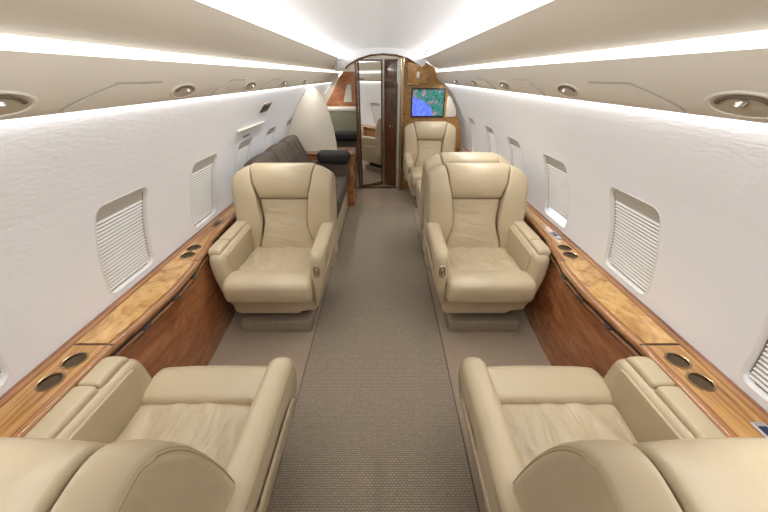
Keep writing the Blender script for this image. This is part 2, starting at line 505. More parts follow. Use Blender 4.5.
# floor, ceiling, ends
struct(MB().box(-1.13, 1.13, Y0, Y1, -0.04, 0.0).build('floor', M_carpet, smooth=False))
rn = MB(); rn.rbox(-0.432, 0.400, Y0 + 0.05, 3.97, 0.0, 0.007, 0.003, n=2, k=2)
rnr = tag(rn.build('aisle_carpet', M_runner), 'long ribbed taupe carpet runner down the middle aisle', 'carpet')
for x in (-0.4335, 0.4015):
    q = MB(); q.tube([(x, Y0 + 0.06, 0.0035), (x, 3.96, 0.0035)], 0.0035, 6); q.build('bound_edge', M_bind, rnr)
def sweep(name, prof, ya, yb, mat, ang=40, n=14):
    mb = MB(); mb.prism(prof, ya, yb, 0, 0, T=lambda x, a, b: (a, x, b), nx=n)
    return struct(mb.build(name, mat, ang=ang))
def arcz(x): return 1.806 - 0.074 * (x / 0.585) ** 2
xs = [-0.585 + 1.17 * i / 24 for i in range(25)]
sweep('ceiling', [(x, arcz(x)) for x in xs] + [(x, arcz(x) + 0.03) for x in reversed(xs)], Y0, Y1, M_ceil)
PSU = [(0.790, 1.420), (0.778, 1.4185), (0.764, 1.422), (0.747, 1.436), (0.730, 1.456), (0.715, 1.479), (0.702, 1.504), (0.692, 1.526), (0.686, 1.542)]
UP = [(0.724, 1.573), (0.700, 1.581), (0.660, 1.600), (0.610, 1.630), (0.565, 1.662), (0.527, 1.694)]
tn = 0
for s in (-1, 1):
    e = 5.92 if s < 0 else 4.72
    for prof, mat in ((PSU + [(0.694, 1.5425), (0.750, 1.538), (0.790, 1.50), (0.797, 1.43)], M_psu),
                      (UP + [(0.534, 1.697), (0.60, 1.655), (0.70, 1.592), (0.728, 1.578)], M_psu),
                      ([(0.728, 1.60), (0.60, 1.672), (0.582, 1.70), (0.590, 1.705), (0.62, 1.69), (0.755, 1.61), (0.80, 1.54), (0.765, 1.54), (0.747, 1.580)], M_ceil)):
        tn += 1
        sweep('trim_%d' % tn, [(s * x, z) for x, z in prof], Y0 + 0.02, e, mat)
    side = 'left' if s < 0 else 'right'
    l = MB(); l.prism(rpoly([(0.736, 1.540), (0.736, 1.576), (0.746, 1.576), (0.746, 1.540)], 0.003, 2), Y0 + 0.03, e - 0.02, 0, 0, T=lambda x, a, b: (s * a, x, b), nx=8)
    tag(l.build('light_strip', M_led), 'long glowing white light strip above the %s overhead panel' % side, 'light')
    l = MB(); l.prism([(0.553, 1.694), (0.566, 1.7045), (0.570, 1.7005), (0.557, 1.690)], Y0 + 0.03, e - 0.02, 0, 0, T=lambda x, a, b: (s * a, x, b), nx=8)
    tag(l.build('ceiling_light_strip', M_led2), 'thin white light strip along the %s edge of the ceiling' % side, 'light')

def area(name, loc, d, sx, sy, p, col=(1, 0.99, 0.98), spread=180):
    L = bpy.data.lights.new(name, 'AREA'); L.shape = 'RECTANGLE'; L.size = sx; L.size_y = sy
    L.energy = p; L.color = col; L.spread = math.radians(spread)
    o = bpy.data.objects.new(name, L); COL.objects.link(o)
    z = -Vector(d).normalized(); y = Vector((0, 1, 0)); x = y.cross(z).normalized()
    o.matrix_world = Matrix.Translation(loc) @ Matrix((x, y, z)).transposed().to_4x4()
    return o
for s in (-1, 1):
    ln = (5.85 if s < 0 else 4.65) - Y0; cy = Y0 + 0.03 + ln / 2
    area('ceiling_wash_lamp', (s * 0.548, cy, 1.702), (-s, 0, 0.16), 0.012, ln, 12.5, spread=90)
    area('wall_wash_lamp', (s * 0.8035, cy, 1.418), (s * 0.10, 0, -1), 0.010, ln, 15, spread=150)

# end walls
for nm, y in (('wall_front', Y0), ('wall_aft_end', Y1)):
    pr = [(s * wallx(z), z) for s, zz in ((1, [0.0, 0.3, 0.6, 0.9, 1.2, 1.4, 1.56]), (-1, [1.56, 1.4, 1.2, 0.9, 0.6, 0.3, 0.0])) for z in zz]
    pr = pr[:7] + [(0.6, 1.75), (0, 1.83), (-0.6, 1.75)] + pr[7:]
    mb = MB(); mb.prism(pr, y - 0.03, y, 0, 0, T=lambda x, a, b: (a, x, b), nx=1)
    struct(mb.build(nm, M_cream, smooth=False))

# ------------------------------------------------------------------ aft bulkhead, door
bk = [(0.245, 0.0), (0.245, 1.780), (0.40, 1.72), (0.54, 1.665), (0.68, 1.59), (0.73, 1.46), (0.80, 1.372), (0.90, 1.245), (0.985, 1.10), (1.045, 0.95), (1.085, 0.80), (1.115, 0.60), (1.12, 0.40), (1.09, 0.0)]
mb = MB(); mb.prism(rpoly(bk, 0.02, 2), 4.73, 4.79, 0.004, 0.004, T=lambda x, a, b: (a, x, b), nx=1)
struct(mb.build('wall_aft_right', M_burl, ang=30))
# cream edge trim along the curved side of the bulkhead
mb = MB(); mb.tube([(x + 0.006, 4.735, z) for x, z in bk[5:12]], 0.011, 8)
struct(mb.build('trim_20', M_burl))
# polished door jamb
mb = MB(); mb.rbox(0.243, 0.285, 4.66, 4.73, 0.0, 1.70, 0.012, n=1, k=3)
struct(mb.build('trim_21', M_brass))
# arch over the doorway
arc = [(-0.46, 1.585), (-0.42, 1.62), (-0.30, 1.683), (-0.14, 1.725), (0.02, 1.738), (0.18, 1.725), (0.32, 1.69), (0.44, 1.63), (0.50, 1.585)]
mb = MB(); mb.tube([(x, 4.70, z) for x, z in arc], 0.011, 8); struct(mb.build('trim_22', M_walnut))
hd = [(-0.60, 1.55), (-0.345, 1.55), (-0.345, 1.700), (0.245, 1.700), (0.245, 1.80), (0.02, 1.815), (-0.3, 1.79), (-0.55, 1.745), (-0.60, 1.70)]
mb = MB(); mb.prism(hd, 4.73, 4.80, 0, 0, T=lambda x, a, b: (a, x, b), nx=1); struct(mb.build('trim_23', M_cream, smooth=False))
ah = arc + [(0.53, 1.61), (0.57, 1.67), (0.57, 1.75), (0.35, 1.80), (0.0, 1.82), (-0.35, 1.80), (-0.56, 1.75), (-0.56, 1.58)]
mb = MB(); mb.prism(ah, 4.70, 4.728, 0, 0, T=lambda x, a, b: (a, x, b), nx=1); struct(mb.build('trim_26', M_ceil, smooth=False))
# left door post
mb = MB(); mb.rbox(-0.352, -0.325, 4.74, 4.80, 0.0, 1.70, 0.006, n=1, k=2); struct(mb.build('trim_24', M_walnut))
mb = MB(); mb.box(-0.36, 0.29, 4.785, 4.83, 0.0, 0.012); struct(mb.build('trim_25', M_walnut, smooth=False))

door = sempty('door_1', (-0.315, 4.815, 0.012))
def leaf(p0, p1, z0, z1, th):
    d = Vector((p1[0] - p0[0], p1[1] - p0[1])); L = d.length; d.normalize(); n = Vector((-d.y, d.x))
    def T(x, y, z): return (p0[0] + d.x * x + n.x * y, p0[1] + d.y * x + n.y * y, z)
    return T, L
T1, L1 = leaf((0, 0), (0.325, 0.122), 0, 1.68, 0.03)
w = 0.022
fr = MB()
fr.box(0, w, 0, 0.03, 0, 1.68, T1); fr.box(L1 - w, L1, 0, 0.03, 0, 1.68, T1)
fr.box(w, L1 - w, 0, 0.03, 0, 0.03, T1); fr.box(w, L1 - w, 0, 0.03, 1.655, 1.68, T1)
fr.build('mirror_frame', M_walnut, door, smooth=False)
MB().box(w, L1 - w, 0.006, 0.024, 0.03, 1.655, T1).build('mirror_panel', M_mirror, door, smooth=False)
T2, L2 = leaf((0.345, 0.128), (0.515, 0.035), 0, 1.68, 0.03)
MB().rbox(0, L2, 0, 0.032, 0, 1.68, 0.004, T2, n=1, k=2).build('wooden_leaf', M_walnut, door)
hn = MB(); hn.lathe([(0, 0.02), (0.012, 0.018), (0.016, 0.008), (0.016, 0.0)], 16, T=lambda x, y, z: T2(L2 * 0.55 + x, -z, 0.86 + y))
hn.tube([T2(L2 * 0.55, -0.014, 0.86), T2(L2 * 0.55 + 0.05, -0.022, 0.86)], 0.006, 8)
hn.build('door_handle', M_chrome, door)
hg = MB(); hg.tube([(0.335, 0.128, 0.0), (0.335, 0.128, 1.68)], 0.008, 8); hg.build('hinge', M_chrome, door)

# monitor and speaker grille on the bulkhead
mon = thing('wall_monitor', 'flat screen showing a blue and green map on the burl bulkhead', 'monitor', (0.612, 4.725, 1.185))
mb = MB(); mb.rbox(-0.222, 0.222, -0.022, 0.004, -0.175, 0.175, 0.008, n=1, k=2); mb.build('bezel', M_black, mon)
mb = MB(); mb.box(-0.207, 0.207, -0.0235, -0.021, -0.155, 0.160); mb.build('screen', M_map, mon, smooth=False)
sp = [(0.865, 1.015), (0.990, 1.020), (1.004, 1.05), (0.985, 1.12), (0.925, 1.235), (0.895, 1.268), (0.872, 1.258)]
sg = thing('speaker_panel', 'cream speaker panel with slanted side right of the map screen', 'speaker', (0.93, 4.725, 1.14))
mb = MB(); mb.prism(rpoly([(x - 0.93, z - 1.14) for x, z in sp], 0.016, 3), -0.010, 0.003, 0.004, 0.0, T=lambda x, a, b: (a, x, b), nx=1)
mb.build('cloth', M_spk, sg)
mb = MB(); mb.tube([(x - 0.93, -0.004, z - 1.14) for x, z in rpoly(sp, 0.016, 3)], 0.005, 6, closed=True); mb.build('rim', M_cream, sg)
# small glazed cupboard high on the bulkhead
cb = thing('overhead_locker', 'small wooden locker with bright trim above the map screen', 'cabinet', (0.42, 4.72, 1.50))
mb = MB(); mb.prism(rpoly([(-0.09, -0.08), (0.16, -0.08), (0.16, 0.03), (0.03, 0.13), (-0.09, 0.15)], 0.02, 3), -0.05, 0.006, 0.006, 0, T=lambda x, a, b: (a, x, b), nx=1)
mb.build('door', M_burl, cb)
mb = MB(); mb.tube([(-0.10, -0.055, -0.09), (0.17, -0.055, -0.09)], 0.008, 8); mb.build('trim_bar', M_brass, cb)
mb = MB(); mb.rbox(0.02, 0.06, -0.066, -0.048, -0.03, 0.05, 0.006, n=1); mb.build('latch', M_chrome, cb)

# ------------------------------------------------------------------ side ledges
XIN = [(-1.0, 1.03), (0.2, 1.02), (0.6, 1.008), (0.88, 1.004), (1.08, 0.985), (1.25, 0.976), (1.42, 0.984), (1.64, 1.018), (1.88, 1.060), (2.1, 1.072), (5, 1.075)]
ZL = 0.605
def ledge(s, yend, label):
    root = thing('side_ledge', label, 'ledge', (s * 1.1, 0.8, 0.0))
    ox, oy = s * 1.1, 0.8
    def P(x, y, z): return (s * x - ox, y - oy, z)
    ny = 120
    ys = [-1.05 + (yend + 1.05) * i / ny for i in range(ny + 1)]
    def loft(name, secfn, mat, ya=-9, yb=99, ang=40):
        mb = MB(); yy = [y for y in ys if ya <= y <= yb]
        if ya > -9: yy = [ya] + [y for y in yy if y > ya + 0.01]
        if yb < 99: yy = [y for y in yy if y < yb - 0.01] + [yb]
        secs = [secfn(y) for y in yy]; n = len(secs[0])
        vs = [P(x, y, z) for y, sec in zip(yy, secs) for x, z in sec]
        fs = [(i * n + j, (i + 1) * n + j, (i + 1) * n + (j + 1) % n, i * n + (j + 1) % n) for i in range(len(yy) - 1) for j in range(n)]
        fs += [tuple(range(n)), tuple(range((len(yy) - 1) * n, len(yy) * n))]
        mb.add(vs, fs); return mb.build(name, mat, root, ang=ang)
    # where the wells go: build the top as strips around them
    cups = [0.730, 0.822, 1.600, 1.690]
    W = 0.034
    CX = {0.730: 1.092, 0.822: 1.088, 1.600: 1.096, 1.690: 1.108}
    R = 0.0365
    def top_sec(x0f, x1f):
        return lambda y: [(x0f(y), ZL - 0.022), (x0f(y), ZL), (x1f(y), ZL), (x1f(y), ZL - 0.022)]
    xin = lambda y: interp(XIN, y) + 0.022
    xout = lambda y: wallx(ZL) - 0.002
    # segments between cups
    segs = []; cur = -1.05
    for cu in sorted(cups):
        segs.append((cur, cu - 0.0445)); cur = cu + 0.0445
    segs.append((cur, yend))
    mbt = MB()
    def strip(ya, yb, f0, f1, n):
        yy = [ya + (yb - ya) * i / n for i in range(n + 1)]
        vs = []
        for y in yy: vs += [P(f0(y), y, ZL), P(f1(y), y, ZL), P(f1(y), y, ZL - 0.02), P(f0(y), y, ZL - 0.02)]
        fs = []
        for i in range(n):
            for j in range(4): fs.append((4 * i + j, 4 * i + (j + 1) % 4, 4 * i + 4 + (j + 1) % 4, 4 * i + 4 + j))
        mbt.add(vs, fs)
    for a, b in segs: strip(a, b, xin, xout, max(2, int((b - a) / 0.03)))
    for cu in cups:                        # square with a round hole
        L = 32; vs = []; fs = []
        cx = CX[cu]
        for q in range(3):
            for k in range(L):
                a = 2 * PI * k / L; c, sn = math.cos(a), math.sin(a)
                hx, hy = cx + R * c, cu + R * sn
                m = max(abs(c), abs(sn)); yy = cu + 0.0445 * sn / m
                xi, xo = xin(yy), xout(yy)
                fx = c / m; xx = (xi + xo) / 2 + fx * (xo - xi) / 2
                t = q / 2; vs.append(P(hx + (xx - hx) * t, hy + (yy - hy) * t, ZL))
        for q in range(2):
            for k in range(L): j = (k + 1) % L; fs.append((q * L + k, q * L + j, (q + 1) * L + j, (q + 1) * L + k))
        mbt.add(vs, fs)
    mbt.build('ledge_top', M_ledge, root, ang=30)
    for cu in cups:
        c = MB(); c.lathe([(R, -0.001), (R - 0.002, -0.055), (0.0, -0.056)], 32, T=lambda x, y, z: P(CX[cu] + x, cu + y, ZL + z))
        h = c.build('cup_holder', M_cupin, root)
        r = MB(); r.lathe([(R + 0.004, 0.0), (R + 0.003, 0.003), (R, 0.004), (R - 0.003, 0.002), (R - 0.003, -0.006)], 32, T=lambda x, y, z: P(CX[cu] + x, cu + y, ZL + z))
        r.build('rim', M_brass, h)
    # bullnose along the curved inner edge
    def nose(y):
        x = interp(XIN, y); q = []
        for k in range(9):
            a = PI / 2 + PI * k / 8
            q.append((x + 0.018 + 0.018 * math.cos(a), ZL - 0.017 + 0.0185 * math.sin(a)))
        return q + [(x + 0.03, ZL - 0.035), (x + 0.03, ZL + 0.0015)]
    loft('edge_moulding', nose, M_band)
    loft('inlay_line', lambda y: [(interp(XIN, y) + 0.0225, ZL + 0.0002), (interp(XIN, y) + 0.0225, ZL + 0.0022), (interp(XIN, y) + 0.0255, ZL + 0.0022), (interp(XIN, y) + 0.0255, ZL + 0.0002)], M_edge)
    loft('wall_band', lambda y: [(1.158, ZL - 0.004), (1.158, ZL + 0.0030), (1.180, ZL + 0.0040), (1.180, ZL - 0.004)], M_band)
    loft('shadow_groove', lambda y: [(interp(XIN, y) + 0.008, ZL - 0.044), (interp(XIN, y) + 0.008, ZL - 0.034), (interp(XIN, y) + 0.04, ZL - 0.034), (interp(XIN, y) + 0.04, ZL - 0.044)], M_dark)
    loft('lower_moulding', lambda y: [(interp(XIN, y) + 0.004, ZL - 0.066), (interp(XIN, y) + 0.001, ZL - 0.050), (interp(XIN, y) + 0.005, ZL - 0.043), (interp(XIN, y) + 0.04, ZL - 0.043), (interp(XIN, y) + 0.04, ZL - 0.066)], M_edge)
    loft('front_panel', lambda y: [(interp(XIN, y) * 0.4 + 0.6 * 1.030 + 0.012, 0.0), (interp(XIN, y) + 0.012, ZL - 0.064), (interp(XIN, y) + 0.03, ZL - 0.064), (interp(XIN, y) * 0.4 + 0.6 * 1.030 + 0.03, 0.0)], M_panel)
    # wall-side moulding
    loft('wall_moulding', lambda y: [(1.178, ZL - 0.005), (1.179, ZL + 0.004), (1.182, ZL + 0.007), (1.191, ZL + 0.007), (1.191, ZL - 0.005)], M_edge)
    # table leaf let into the ledge
    def lid(y): return [(interp(XIN, y) + 0.026, ZL - 0.004), (interp(XIN, y) + 0.027, ZL + 0.004), (1.150, ZL + 0.004), (1.151, ZL - 0.004)]
    l = loft('table_lid', lid, M_table, 0.905, 1.535)
    for yy in (0.900, 1.540):
        g = MB(); g.box(*sorted((P(interp(XIN, yy) + 0.002, 0, 0)[0], P(1.156, 0, 0)[0])), yy - oy - 0.0025, yy - oy + 0.0025, ZL + 0.0005, ZL + 0.0022)
        g.build('lid_seam', M_dark, root, smooth=False)
    for yy in (1.05, 1.25, 1.44):
        g = MB(); x = interp(XIN, yy); g.rbox(*sorted((P(x - 0.002, 0, 0)[0], P(x + 0.015, 0, 0)[0])), yy - oy - 0.02, yy - oy + 0.02, ZL - 0.047, ZL - 0.036, 0.003, n=1, k=2)
        g.build('latch', M_dark, root)
    # switch plates
    for yy in ((0.53, 1.86) if s > 0 else (2.05,)):
        g = MB(); g.rbox(*sorted((P(1.110, 0, 0)[0], P(1.150, 0, 0)[0])), yy - oy - 0.055, yy - oy + 0.055, ZL - 0.002, ZL + 0.005, 0.003, n=1, k=2)
        q = g.build('switch_plate', M_steel if s > 0 else M_brass, root)
        g = MB(); g.rbox(*sorted((P(1.117, 0, 0)[0], P(1.143, 0, 0)[0])), yy - oy - 0.020, yy - oy + 0.040, ZL + 0.003, ZL + 0.0065, 0.002, n=1, k=2)
        g.build('display', M_blue, q)
    return root
ledge(-1, 2.50, 'glossy wooden side ledge with cup holders under the left windows')
ledge(1, 4.70, 'glossy wooden side ledge with cup holders under the right windows')

# ------------------------------------------------------------------ seats
AL = math.radians(11.5)
PY, PZ = 0.442, 0.345
SH = [0.042]
def back_T(x, d, w):
    """d forward, w up the back -> seat space, with rounded shoulders"""
    u = abs(x)
    t = max(0.0, (u - 0.19) / 0.135)
    w = w * 1.045 if w > 0 else w
    w = w - SH[0] * t ** 2.0 * max(0.0, w / 0.6) ** 5
    d = d + (-0.035 * max(0, t) ** 2 * 0.4 if d < -0.08 else 0)
    return (x, PY + w * math.sin(AL) - d * math.cos(AL), PZ + w * math.cos(AL) + d * math.sin(AL))
UIN = [(-0.1, 0.205), (0.06, 0.200), (0.24, 0.158), (0.385, 0.172), (0.42, 0.178), (0.52, 0.202), (0.64, 0.222)]
def make_seat(ws, label, group, near=False):
    """ws: side (local x sign) of the window arm; the seat faces local -y"""
    t = thing('cabin_seat', label, 'seat', group=group)
    SH[0] = 0.062 if near else 0.038
    # pedestal and swivel
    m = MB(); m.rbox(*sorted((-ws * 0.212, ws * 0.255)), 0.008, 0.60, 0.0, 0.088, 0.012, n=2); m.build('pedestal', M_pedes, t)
    m = MB(); m.rbox(-0.20, 0.20, 0.12, 0.52, 0.08, 0.19, 0.02, n=2); m.build('swivel_frame', M_swivel, t)
    # front apron under the cushion
    m = MB(); ap = rpoly([(-0.265, 0.175), (-0.235, 0.155), (0.150, 0.155), (0.165, 0.175), (0.262, 0.185), (0.262, 0.30), (-0.265, 0.30)], 0.012, 3)
    m.prism(ap, 0.01, 0.50, 0.012, 0.01, T=lambda x, a, b: (a, x, b), nx=2); m.build('front_apron', M_leas, t)
    # cushion
    def cush(x, y, z):
        k = (1 - min(1, abs(x) / 0.27) ** 2.5)
        if z > 0.34:
            z += 0.012 * k * (0.5 + 0.5 * math.cos((y - 0.3) * 6))
            z += 0.014 * noise.noise(Vector((x * 17 + 5 * y, y * 5, ws * 3.1))) + 0.004 * noise.noise(Vector((x * 9, y * 14, 5)))
            z += (y - 0.12) * -0.03
        return (x, y, z)
    m = MB(); m.rbox(-0.252, 0.252, 0.082, 0.56, 0.28, 0.420, 0.032, cush, n=26, k=3); m.build('seat_cushion', M_leac, t)
    def roll(x, y, z):
        k = (1 - min(1, abs(x) / 0.29) ** 2.5)
        z += 0.008 * k if z > 0.34 else 0
        y -= 0.010 * k if y < 0.0 else 0
        if z > 0.34: z += 0.002 * noise.noise(Vector((x * 22, y * 8, 1.3)))
        return (x, y, z)
    rp = rpoly([(-0.068, 0.305), (-0.084, 0.365), (-0.074, 0.434), (0.01, 0.452), (0.096, 0.436), (0.100, 0.32), (0.01, 0.288)], [0.02, 0.05, 0.06, 0.06, 0.028, 0.03, 0.03], 5)
    m = MB(); m.prism(rp, -0.262, 0.262, 0.03, 0.03, T=roll, nx=16); m.build('front_roll', M_lea, t)
    # arms
    def arm(side, kind):
        window = kind == 'w'
        xi, xo = (0.240, 0.345) if window else (0.252, 0.345)
        zt = 0.594 if window else 0.602
        prof = rpoly([(0.030, 0.185), (-0.012, 0.30), (-0.016, 0.46), (0.004, zt - 0.006), (0.30, zt + 0.004), (0.63, zt + 0.012), (0.66, 0.42), (0.62, 0.20), (0.30, 0.17)],
                     [0.03, 0.06, 0.08, 0.055, 0.1, 0.03, 0.05, 0.05, 0.1], 6)
        prof = resample(prof, 0.035)
        def T(x, y, z):
            # outer face leans in towards the floor; the front bulges
            f = (x - xi) / (xo - xi)
            x2 = x - f * 0.075 * max(0, min(1, (0.52 - z) / 0.34)) ** 1.4
            y2 = y + (0.012 * abs(2 * f - 1) ** 2 if y < 0.04 else 0)
            return (side * x2, y2, z)
        m = MB(); m.prism(prof, xi, xo, 0.030 if not window else 0.03, 0.036, T=T, nx=5, k=5)
        a = m.build('armrest', M_lea, t)
        if window:
            # padded lid in two lengths, split by a seam
            for ya, yb in ((0.028, 0.165), (0.169, 0.60)):
                def TL(x, y, z):
                    f = (x - 0.262) / 0.078
                    drop = 0.020 * max(0, (0.066 - y) / 0.04) ** 2 if y < 0.066 else 0
                    return (side * x, y, z + 0.006 * (1 - (2 * f - 1) ** 2) - drop)
                q = MB(); q.rbox(0.262, 0.340, ya, yb, zt - 0.012, zt + 0.016 + (0.006 if ya > 0.1 else 0.004), 0.012, TL, n=6, k=3); q.build('arm_lid', M_lea, a)
            # recessed inner side panel
            q = MB(); q.prism(rpoly([(0.07, 0.40), (0.05, 0.57), (0.50, 0.585), (0.50, 0.42)], 0.03, 4), 0.235, 0.248, 0.005, 0, T=lambda x, y, z: (side * x, y, z), nx=1)
            q.build('inner_panel', M_leas, a)
        else:
            # outer side: piping along the rim and a lower oval panel
            rim = [(y, z) for y, z in rpoly([(0.020, 0.20), (0.008, 0.40), (0.020, zt - 0.030), (0.30, zt - 0.022), (0.62, zt - 0.014)], [0, 0.08, 0.05, 0.1, 0], 6, closed=False)]
            q = MB(); q.tube([T(xo - 0.004, y + 0.004, z) for y, z in resample(rim, 0.02)[:-12] if True], 0.0032, 6)
            q.build('piping', M_pipe, a)
            pan = resample(rpoly([(0.060, 0.215), (0.035, 0.34), (0.075, 0.445), (0.58, 0.475), (0.60, 0.215)], [0.03, 0.06, 0.07, 0.05, 0.03], 5), 0.03)
            q = MB(); q.prism(pan, xo - 0.008, xo + 0.0035, 0, 0.0035, T=T, nx=1, k=3); q.build('side_panel', M_leas, a)
            # recline lever in a chrome-rimmed slot near the front top
            def LT(x, y, z): return (side * (0.298 + x), -0.0145 - z + 0.10 * max(0, y + 0.005) , 0.495 + y)
            el = [(0.015 * math.copysign(abs(math.cos(k * PI / 12)) ** 0.7, math.cos(k * PI / 12)), 0.036 * math.copysign(abs(math.sin(k * PI / 12)) ** 0.7, math.sin(k * PI / 12))) for k in range(24)]
            q = MB(); q.tube([LT(x, y, 0.004) for x, y in el], 0.004, 6, closed=True); lv = q.build('lever_bezel', M_chrome, a)
            q = MB(); q.add([LT(x, y, z) for z in (-0.004, 0.0035) for x, y in el], [tuple(range(24)), tuple(range(24, 48))] + [(i, (i + 1) % 24, 24 + (i + 1) % 24, 24 + i) for i in range(24)])
            q.build('slot', M_pipe, lv)
            q = MB(); q.rbox(-0.006, 0.006, -0.024, 0.016, 0.003, 0.012, 0.004, LT, n=1, k=2); q.build('lever', M_chrome, lv)
    arm(ws, 'w'); arm(-ws, 'a')
    # ---- backrest
    def clampT(g, ua, ub, crown=0.0, w0=0, w1=0.6):
        def T(x, d, w):
            c = 2 * (x - ua) / (ub - ua) - 1
            hw = interp(UIN, w) * (0.90 if near else 1)
            uo = (0.328 if near else 0.338) - (0.012 + 0.042 * max(0, min(1, (w - 0.1) / 0.5)) ** 1.5 if near else 0)
            if g == 'c': xx = c * (hw - 0.002)
            else: xx = g * ((hw + 0.002) + (c * 0.5 + 0.5) * (uo - hw))
            dd = d + (crown * (1 - c * c) if d > -0.06 else -crown * 0.8 * (1 - c * c) * 0.6)
            return back_T(xx, dd, w)
        return T
    # lower centre panel
    pr = resample(rpoly([(-0.14, 0.02), (0.022, 0.02), (0.020, 0.16), (-0.004, 0.30), (-0.004, 0.403), (-0.14, 0.403)], [0.02, 0.03, 0.1, 0.1, 0.022, 0.02], 4), 0.03)
    m = MB(); m.prism(pr, -0.2, 0.2, 0.020, 0.020, T=clampT('c', -0.2, 0.2, 0.008), nx=8); m.build('back_cushion', M_leab, t)
    # headrest wraps over the top
    pr = resample(rpoly([(-0.165, 0.402), (0.012, 0.402), (0.030, 0.46), (0.028, 0.55), (-0.005, 0.618), (-0.09, 0.632), (-0.165, 0.612)], [0.03, 0.030, 0.06, 0.06, 0.06, 0.08, 0.05], 5), 0.025)
    m = MB(); m.prism(pr, -0.2, 0.2, 0.014, 0.014, T=clampT('c', -0.2, 0.2, 0.010), nx=8); m.build('headrest', M_lea, t)
    # back shell
    pr = resample(rpoly([(-0.172, -0.12), (-0.05, -0.12), (-0.05, 0.57), (-0.172, 0.585)], [0.05, 0.03, 0.03, 0.05], 4), 0.04)
    bw = 0.26 if near else 0.322
    m = MB(); m.prism(pr, -bw, bw, 0.03, 0.03, T=back_T, nx=8); m.build('back_shell', M_leas, t)
    # side bolsters
    for g in (-1, 1):
        pr = resample(rpoly([(-0.150, -0.02), (0.012, 0.0), (0.040, 0.16), (0.058, 0.36), (0.046, 0.52), (-0.004, 0.612), (-0.09, 0.624), (-0.175, 0.600), (-0.178, 0.3)], [0.03, 0.04, 0.1, 0.12, 0.1, 0.055, 0.08, 0.05, 0.1], 5), 0.022)
        T = clampT(g, 0.0, 0.2, 0.004)
        m = MB(); m.prism(pr, 0.0, 0.2, 0.014, 0.030, T=T, nx=7, k=5); b = m.build('side_bolster', M_lea, t)
        # double stitched piping round the outer rim
        rim = resample(rpoly([(0.012, 0.02), (0.038, 0.16), (0.055, 0.36), (0.043, 0.515), (-0.006, 0.606), (-0.09, 0.617), (-0.172, 0.592), (-0.174, 0.2)], [0, 0.1, 0.12, 0.1, 0.055, 0.08, 0.05, 0], 6, closed=False), 0.012)
        cut = [p for p in rim if True]
        n = len(cut)
        # drop the closing run that resample adds between the last and first point
        last = max(i for i, p in enumerate(cut) if p[0] < -0.16)
        cut = cut[:last + 1]
        for xo, ins in ((0.191, 0.006), (0.184, 0.0015)):
            q = MB(); q.tube([T(xo, p[0] - (ins if p[0] > -0.09 else -ins) * (1 if p[1] < 0.6 else 0), p[1] - (ins if p[1] > 0.58 else 0)) for p in cut], 0.0018, 5)
            q.build('piping', M_pipe, b)
    return t

FAR_Y, NEAR_Y = 1.615, 0.875
sA = make_seat(-1, 'cream leather seat facing forward, in front of the charcoal sofa', 'cream club seats')
sB = make_seat(1, 'cream leather seat on the right, facing its near twin across the wooden ledge', 'cream club seats')
sA.location = (-0.669, FAR_Y, 0); sB.location = (0.670, FAR_Y, 0)
def seat_copy(src, loc, rz, label, sx=1.0):
    c = copy_tree(src); c.location = loc; c.rotation_euler = (0, 0, rz); c.scale = (sx, 1, 1); c['label'] = label
    return c
sC = make_seat(1, 'cream leather seat at lower left seen from behind, its back cut by the frame', 'cream club seats', True)
sD = make_seat(-1, 'cream leather seat at lower right seen from behind, its back cut by the frame', 'cream club seats', True)
sC.location = (-0.650, NEAR_Y, 0); sC.rotation_euler = (0, 0, PI)
sD.location = (0.656, NEAR_Y, 0); sD.rotation_euler = (0, 0, PI)
seat_copy(sA, (0.690, 3.20, 0), PI, 'cream leather seat showing only its top, back to back behind the right seat')
seat_copy(sB, (0.640, 3.95, 0), 0, 'cream leather seat against the burl bulkhead, below the map screen')

